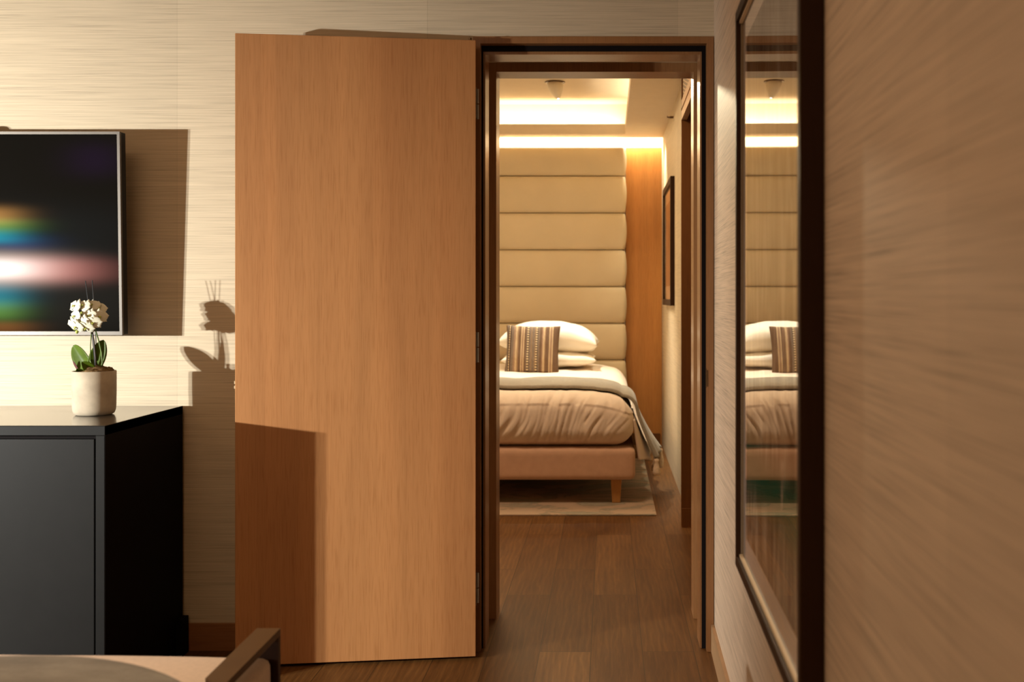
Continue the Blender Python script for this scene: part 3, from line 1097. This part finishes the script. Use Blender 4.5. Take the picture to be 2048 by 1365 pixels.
boxobj('print', (xm + 0.0022, xm + 0.003, m0 + mw - 0.01, m1 - mw + 0.01, n0 + mw - 0.01, n1 - mw + 0.01), print_mat(), art)
boxobj('backing', (xm + 0.0035, -0.001, i0, i1, k0, k1), M['artframe'], art)
bm = bmesh.new()
xg = -PRO + 0.0115
q = [bm.verts.new(c) for c in ((xg, m0, n0), (xg, m1, n0), (xg, m1, n1), (xg, m0, n1))]
bm.faces.new(list(reversed(q)))     # faces the room
link('glass_pane', bm, M['glass'], art)

# ------------------------------------------------------------------ small framed picture in the bedroom
pd0, pd1 = 7.40, 8.44
pic = thing('framed_picture', 'brown print in a dark wood frame on the bedroom side wall', 'picture', (X_BW - 0.0006, (pd0 + pd1) / 2, 1.23))
pl, ph = (pd1 - pd0) / 2, 0.92
bm = bmesh.new()
fw = 0.045
box(bm, -0.03, 0, -pl, pl, 0, fw)
box(bm, -0.03, 0, -pl, pl, ph - fw, ph)
box(bm, -0.03, 0, -pl, -pl + fw, fw, ph - fw)
box(bm, -0.03, 0, pl - fw, pl, fw, ph - fw)
link('frame', bm, M['artframe'], pic)
boxobj('mat', (-0.014, -0.010, -pl + fw, pl - fw, fw, ph - fw), M['fillet'], pic)
boxobj('print', (-0.0155, -0.0142, -pl + fw + 0.10, pl - fw - 0.10, fw + 0.10, ph - fw - 0.10), plain('brown_print', (0.32, 0.17, 0.085), 0.8, var=0.3, scale=6), pic)
bm = bmesh.new()
q = [bm.verts.new((-0.018, y, z)) for y, z in ((-pl + fw, fw), (pl - fw, fw), (pl - fw, ph - fw), (-pl + fw, ph - fw))]
bm.faces.new(list(reversed(q)))
link('glass_pane', bm, M['glass_small'], pic)

# sidewall sprinkler
spk = thing('fire_sprinkler', 'small metal sidewall sprinkler high on the bedroom wall', 'sprinkler', (X_BW - 0.0006, 7.46, 2.576))
bm = bmesh.new()
tube(bm, [(0, 0, 0), (-0.004, 0, 0)], 0.026, 20)
link('escutcheon', bm, M['white'], spk, smooth=True, angle=40)
bm = bmesh.new()
tube(bm, [(-0.004, 0, 0), (-0.030, 0, 0)], 0.008, 12)
tube(bm, [(-0.030, 0.012, 0), (-0.046, 0.006, 0)], 0.003, 8)
tube(bm, [(-0.030, -0.012, 0), (-0.046, -0.006, 0)], 0.003, 8)
box(bm, -0.050, -0.046, -0.014, 0.014, -0.002, 0.008)
link('head', bm, M['bronze'], spk)

# ------------------------------------------------------------------ headboard
HB = 9.0
hs = F / HB
hb = thing('headboard', 'tall cream padded headboard of stacked horizontal panels behind the bed', 'headboard', (-0.62, HB, 0))
edges = [292, 352, 426, 500, 573.5, 647]
zs = [EYE - (y - VY) / hs for y in edges]
step = zs[4] - zs[5]
zs += [zs[-1] - step, zs[-1] - 2 * step]
xr = (1251 - VX) / hs + 0.62
xl = -1.05
for i in range(len(zs) - 1):
    bm = bmesh.new()
    zt, zb = zs[i] - 0.0015, zs[i + 1] + 0.0015
    rounded_box(bm, xl, xr, 0.0, 0.10, zb, zt, 0.024, 60, 6, 12,
                lambda p, n: (0.024 * max(0, 1 - ((p.z - (zt + zb) / 2) / ((zt - zb) / 2)) ** 2) if n.y < -0.5 else 0))
    link('panel', bm, M['leather'], hb, smooth=True)
boxobj('backing_board', (xl + 0.01, xr - 0.012, 0.101, 0.135, 0.02, zs[0] - 0.012), M['dark_oak'], hb)

# ------------------------------------------------------------------ bed
BX, BY0, BY1 = 0.172, 6.44, 8.93
bed = thing('bed', 'pinkish beige upholstered bed with tapered wooden legs on a pale rug', 'bed', ((BX - 1.5) / 1 * 0.5 + 0.0, 7.7, 0))
bcx = bed.location.x
bhw = BX - bcx
bm = bmesh.new()
rounded_box(bm, -bhw, bhw, BY0 - 7.7, BY1 - 7.7, 0.158, 0.357, 0.035, 50, 60, 12)
link('base', bm, M['bedbase'], bed, smooth=True)
for sx in (-1, 1):
    for yy in (BY0 - 7.7 + 0.09, BY1 - 7.7 - 0.09):
        bm = bmesh.new()
        lx = sx * (bhw - 0.118)
        prof = [(0.0255, 0.0095), (0.034, 0.1585)]
        vs0 = [bm.verts.new((lx + a * prof[0][0], yy + b * prof[0][0], 0.0095)) for a, b in ((-1, -1), (1, -1), (1, 1), (-1, 1))]
        vs1 = [bm.verts.new((lx + a * prof[1][0], yy + b * prof[1][0], 0.1575)) for a, b in ((-1, -1), (1, -1), (1, 1), (-1, 1))]
        bm.faces.new(vs0)
        bm.faces.new(vs1)
        for i in range(4):
            bm.faces.new((vs0[i], vs0[(i + 1) % 4], vs1[(i + 1) % 4], vs1[i]))
        bevel(bm, 0.005)
        link('leg', bm, M['legwood'], bed)


# duvet
def duvet_disp(p, n):
    front = max(0.0, -n.y)
    side = max(0.0, n.x)
    a = math.radians(62)
    u = p.x * math.cos(a) + p.z * math.sin(a)      # along a fold
    v = -p.x * math.sin(a) + p.z * math.cos(a)
    warp = 0.05 * noise.noise(Vector((p.x * 3, p.z * 4, 1.7)))
    r1 = noise.noise(Vector((u * 2.2 + 4, (v + warp) * 17, 2.0)))
    r2 = noise.noise(Vector((u * 4.0 + 9, (v + warp) * 42, 5.0)))
    fold = -(max(0.0, 1 - abs(r1) * 3.2) ** 1.3) * 0.019 + (1 - abs(r2) * 2.4) * 0.006 + 0.005 * r1
    zz = min(1.0, max(0.0, (p.z - 0.37) / 0.30))
    env = math.sin(math.pi * min(1, zz * 0.9 + 0.05)) if front > 0.2 else 0.3
    xfade = min(1.0, max(0.25, (0.13 - p.x) / 0.25))
    d = fold * front * env * xfade
    d += front * 0.035 * math.sin(math.pi * min(1, max(0, (p.z - 0.36) / 0.36)))
    top = max(0.0, n.z)
    d += top * (0.010 * noise.noise(Vector((p.x * 3.5, p.y * 3.0, 0))) + 0.004 * noise.noise(Vector((p.x * 10, p.y * 9, 3))))
    if top > 0.3 and p.y < 6.72:
        d += 0.010 * (1 - abs(noise.noise(Vector((p.x * 13, p.y * 3, 8)))) * 2) * (1 - (p.y - 6.42) / 0.3)
    d += side * 0.010 * noise.noise(Vector((p.y * 5, p.z * 3, 6)))
    return d


bm = bmesh.new()
DZ = 0.700
rounded_box(bm, -1.50, 0.160, 6.445, 8.90, 0.366, DZ, 0.115, 240, 130, 50, duvet_disp)
# crown the top slightly towards the headboard
for v in bm.verts:
    if v.co.z > 0.42:
        k = min(1.0, (v.co.z - 0.42) / 0.2)
        v.co.z += k * (0.034 * min(1, max(0, (v.co.y - 6.6) / 2.0)) - 0.060 * min(1.0, max(0.0, (v.co.x + 0.20) / 0.34)) ** 2)
duv = link('duvet', bm, M['duvet'], None, smooth=True)
tag(duv, 'puffy white cotton duvet with creased front spread over the bed', 'duvet')

# side drape of the duvet: hangs and flares at the right edge
bm = bmesh.new()
prev = None
ny, nt_ = 70, 20
for i in range(ny + 1):
    y = 6.50 + (8.80 - 6.50) * i / ny
    hem = 0.250 + 0.02 * math.sin(y * 9) + 0.012 * noise.noise(Vector((y * 6, 0, 0)))
    row = []
    for j in range(nt_ + 1):
        t = j / nt_
        z = 0.53 + (hem - 0.53) * t
        flare = 0.105 * t ** 1.15 + 0.016 * t * math.sin(y * 21 + 1.2 * math.sin(y * 5)) + 0.006 * t * noise.noise(Vector((y * 18, z * 10, 1)))
        if i < 5:
            flare *= (0.35 + 0.13 * i)
        row.append(bm.verts.new((0.166 + flare, y + 0.05 * t * (1 if i < ny - 4 else 0), z)))
    if prev:
        for j in range(nt_):
            bm.faces.new((prev[j], row[j], row[j + 1], prev[j + 1]))
    prev = row
sd = link('side_drape', bm, M['duvet'], duv, smooth=True)
md = sd.modifiers.new('Solid', 'SOLIDIFY')
md.thickness = 0.014
md.offset = 0

# throw across the bed, over the edge, with tassels
from mathutils.bvhtree import BVHTree
tree = BVHTree.FromPolygons([v.co.copy() for v in duv.data.vertices], [tuple(p.vertices) for p in duv.data.polygons])


def bed_top(x, y):
    h = tree.ray_cast(Vector((x, y, 1.5)), Vector((0, 0, -1)))
    return h[0].z if h[0] is not None else 0.6


bm = bmesh.new()
prev = None
nv = 22
Y0, Y1 = 6.60, 7.20
NT, NA, ND = 60, 12, 24
for i in range(NT + NA + ND):
    row = []
    for j in range(nv + 1):
        t = j / nv
        if i < NT:
            x = -1.44 + 1.535 * i / (NT - 1)
        else:
            x = 0.095
        low = 0.0
        y = Y0 + 0.012 * math.sin(x * 5) + (Y1 - Y0) * t
        z = bed_top(x, y) + 0.0175 + 0.003 * (noise.noise(Vector((x * 6, y * 7, 2))) + 1) + 0.006 * (1 - (2 * t - 1) ** 8)
        if i >= NT and i < NT + NA:
            a = math.pi / 2 * (i - NT + 1) / NA
            x += 0.095 * math.sin(a)
            z -= 0.105 * (1 - math.cos(a))
        elif i >= NT + NA:
            k = (i - NT - NA + 1) / ND
            zt = z - 0.105
            x += 0.095 + 0.116 * k ** 1.1 + k * (0.014 * math.sin(t * 13) + 0.05 * t * k)
            z = zt + (0.272 - zt) * k
            y -= 0.14 * t * min(1.0, k * 1.4)
        row.append(bm.verts.new((x, y, z)))
    if prev:
        for j in range(nv):
            bm.faces.new((prev[j], row[j], row[j + 1], prev[j + 1]))
    prev = row
thr = link('throw_blanket', bm, M['throw'], None, smooth=True)
tag(thr, 'grey knitted throw folded across the bed and hanging over its side', 'blanket')
md = thr.modifiers.new('Solid', 'SOLIDIFY')
md.thickness = 0.018
md.offset = 0
for k, t in enumerate((0.02, 0.35, 0.68, 0.98)):
    y = Y0 + 0.006 + (Y1 - Y0 - 0.14) * t
    x = 0.306 + 0.014 * math.sin(t * 13) + 0.05 * t
    bm = bmesh.new()
    lathe(bm, [(0.004, 0.0), (0.014, -0.008), (0.015, -0.020), (0.011, -0.028), (0.018, -0.05), (0.024, -0.085), (0.023, -0.108), (0.006, -0.112)], 14)
    for v in bm.verts:
        v.co.x += 0.004 * noise.noise(v.co * 60)
    link('tassel', bm, M['tassel'], thr, smooth=True, loc=(x, y, 0.272))

# pillows
PX = -0.462
for nm, z, yy, w, t, rot, lab, sd_, dr in (
        ('pillow', 0.803, 8.33, 0.75, 0.135, (0.02, 0, 0.02), 'plump white pillow at the bottom of its stack by the headboard', 1.0, 0.0),
        ('pillow', 0.976, 8.37, 0.79, 0.245, (0.03, 0.035, -0.02), 'plump white pillow on top of another behind the striped cushion', 5.0, 0.045)):
    bm = pillow_bm(w, 0.50, t, 40, 0.05, sd_, 0.010, 0.44, dr)
    o = link(nm, bm, M['pillow'], None, smooth=True, loc=(PX, yy, z))
    o.rotation_euler = rot
    tag(o, lab, 'pillow', 'white bed pillows')

# striped cushion leaning on the pillows
bm = pillow_bm(0.415, 0.385, 0.125, 36, 0.055, 9.0, 0.004, 0.45)
bmesh.ops.rotate(bm, verts=bm.verts, cent=(0, 0, 0), matrix=Matrix.Rotation(math.pi / 2, 3, 'X'))
cs = F / 7.93
cush = link('cushion', bm, M['stripe'], None, smooth=True, loc=((1064.5 - VX) / cs, 7.965, EYE - (700.5 - VY) / cs))
cush.rotation_euler = (math.radians(-17), math.radians(1.2), 0)
tag(cush, 'square brown striped cushion leaning on the white pillows', 'cushion')

# rug
RX = 0.289


def rug_mat():
    m, nt, b, _ = new_mat('pale_abstract_rug')
    f = noise_tex(nt, coords(nt, (1.2, 2.2, 1)), 1.6, 6, 0.65, 1.8)
    c = ramp(nt, f, [(0.30, (0.24, 0.225, 0.16)), (0.42, (0.34, 0.30, 0.22)), (0.47, (0.27, 0.23, 0.165)), (0.52, (0.42, 0.31, 0.215)), (0.8, (0.47, 0.345, 0.245))])
    nt.links.new(c, b.inputs['Base Color'])
    b.inputs['Roughness'].default_value = 0.95
    b.inputs['Specular IOR Level'].default_value = 0.05
    bump(nt, b, noise_tex(nt, coords(nt), 300, 2), 0.4, 0.002)
    return m


rug = boxobj('rug', (-1.9, RX, 6.158, 8.3, 0.0004, 0.0092), rug_mat(), bev=0.002)
tag(rug, 'pale marbled rug lying under the bed on the wood floor', 'rug')

# ------------------------------------------------------------------ gimbal spotlight in the tray ceiling
sp_d = F / ((VY - 164) / (Z_UP - EYE))
spx = (1110 - VX) / (F / sp_d)
spot = thing('ceiling_spotlight', 'small white adjustable spotlight in the bedroom ceiling', 'spotlight', (spx, sp_d, Z_UP - 0.0005))
bm = bmesh.new()
lathe(bm, [(0.078, 0.0), (0.078, -0.006), (0.060, -0.008), (0.058, 0.0)], 36)
link('ring', bm, M['bronze'], spot, smooth=True, angle=30)
bm = bmesh.new()
lathe(bm, [(0.055, 0.010), (0.060, -0.012), (0.056, -0.040), (0.044, -0.075), (0.030, -0.100), (0.018, -0.122), (0.010, -0.126)], 30)
o = link('head', bm, M['white'], spot, smooth=True, angle=60, loc=(0, 0, -0.010))
o.rotation_euler = (math.radians(-8), math.radians(-12), 0)
bm = bmesh.new()
lathe(bm, [(0.0075, -0.1264), (0.0075, -0.1275)], 16)
link('lens', bm, M['lamp_glow'], o)


# ------------------------------------------------------------------ light
def light(name, kind, loc, energy, color, **kw):
    d = bpy.data.lights.new(name, kind)
    d.energy = energy
    d.color = color
    for k, v in kw.items():
        if k not in ('rot', 'aim'):
            setattr(d, k, v)
    o = bpy.data.objects.new(name, d)
    COL.objects.link(o)
    o.location = loc
    if 'rot' in kw:
        o.rotation_euler = kw['rot']
    if 'aim' in kw:
        o.rotation_euler = (Vector(kw['aim']) - Vector(loc)).to_track_quat('-Z', 'Y').to_euler()
    return o


KEY = Vector((-4.39, 0.945, 1.304))
kd = Vector((0.60, -0.80, 0)).normalized()
for s in (-1, 1):
    light('lamp_bulb', 'SPOT', KEY + Vector((0.04 * s, -0.03 * s, 0)), 800, (1.0, 0.99, 0.92), shadow_soft_size=0.022,
          spot_size=math.radians(101), spot_blend=1.0, aim=(-3.02, 3.82, 0.42))

FILL = (1.0, 0.66, 0.39)
# warm fill lights added under the near ceiling, no fittings there
light('ceiling_fill', 'AREA', (-1.6, 1.4, 2.78), 20, FILL, shape='DISK', size=1.4)
light('ceiling_fill', 'AREA', (-3.6, -0.6, 2.78), 20, FILL, shape='DISK', size=1.4)
light('ceiling_fill', 'AREA', (-0.9, -1.2, 2.78), 12, FILL, shape='DISK', size=1.2)
light('ceiling_fill', 'SPOT', (-1.0, 1.7, 2.76), 70, (1.0, 0.78, 0.55), shadow_soft_size=0.05, spot_size=math.radians(46), spot_blend=0.8, aim=(-1.0, 1.95, 0))  # unseen spot added to brighten the bench from above
# soft fill added behind the viewer, the wall has no window
light('rear_fill', 'AREA', (-2.9, -2.4, 1.4), 5, (1.0, 0.93, 0.82), shape='RECTANGLE', size=2.6, size_y=1.6, rot=(math.radians(-90), 0, math.radians(180)))

LEDC = (1.0, 0.90, 0.66)
# cove strips: behind the tray lips and in the slot above the headboard
light('cove_strip', 'AREA', (-0.87, TY1 + 0.05, Z_LO + 0.045), 11, LEDC, shape='RECTANGLE', size=2.0, size_y=0.03, rot=(math.radians(125), 0, 0))
light('cove_strip', 'AREA', (TX + 0.085, 7.2, Z_LO + 0.045), 9, LEDC, shape='RECTANGLE', size=0.03, size_y=3.0, rot=(math.radians(180), 0, 0))
light('slot_strip', 'AREA', (-0.95, 9.095, Z_LO + 0.06), 60, LEDC, shape='RECTANGLE', size=2.9, size_y=0.03, rot=(0, 0, 0))
# spot from the gimbal onto the pillows, then unseen spots and fills added in the bedroom
light('spot_beam', 'SPOT', (spx + 0.01, sp_d - 0.02, Z_UP - 0.150), 250, (1.0, 0.95, 0.82), shadow_soft_size=0.02, spot_size=math.radians(66), spot_blend=0.9, aim=(-0.35, 7.75, 0.7))
light('spot_beam', 'SPOT', (-0.25, 6.0, 2.62), 150, (1.0, 0.86, 0.58), shadow_soft_size=0.03, spot_size=math.radians(30), spot_blend=0.9, aim=(0.385, 3.25, 1.66))  # extra spot without a fitting, added to streak the near right wall
light('bed_fill', 'AREA', (-0.9, 7.0, Z_UP - 0.03), 26, (1.0, 0.78, 0.48), shape='DISK', size=0.8)  # warm fill added above the bed, no fitting
light('bed_fill', 'AREA', (-0.6, 5.3, Z_LO - 0.01), 32, (1.0, 0.70, 0.46), shape='DISK', size=0.5)  # fill added to brighten the front of the bed
light('corner_fill', 'SPOT', (0.36, 8.62, Z_LO - 0.01), 55, (1.0, 0.88, 0.62), shadow_soft_size=0.02, spot_size=math.radians(80), spot_blend=0.9, aim=(0.46, 8.5, 1.6))  # added to brighten the side wall near the far corner, no fitting

w = bpy.data.worlds.new('World')
SC.world = w
w.use_nodes = True
w.node_tree.nodes['Background'].inputs[0].default_value = (0.05, 0.04, 0.03, 1)
w.node_tree.nodes['Background'].inputs[1].default_value = 0.5

# ------------------------------------------------------------------ camera
cam = bpy.data.cameras.new('Camera')
cam.sensor_width = 36.0
cam.sensor_fit = 'HORIZONTAL'
cam.lens = 36.0 * F / 2048.0
cam.shift_x = (1024 - VX) / 2048.0
cam.shift_y = -(682.5 - VY) / 2048.0
cam.clip_start = 0.02
cam.dof.use_dof = True
cam.dof.focus_distance = 4.1
cam.dof.aperture_fstop = 3.6
co = bpy.data.objects.new('Camera', cam)
COL.objects.link(co)
co.location = (0, 0, EYE)
co.rotation_euler = (math.radians(90), 0, 0)
SC.camera = co

SC.view_settings.view_transform = 'Standard'
SC.view_settings.look = 'None'
SC.view_settings.exposure = 0.0
SC.view_settings.gamma = 1.0
SC.cycles.max_bounces = 10
SC.cycles.diffuse_bounces = 6
SC.cycles.sample_clamp_indirect = 8.0
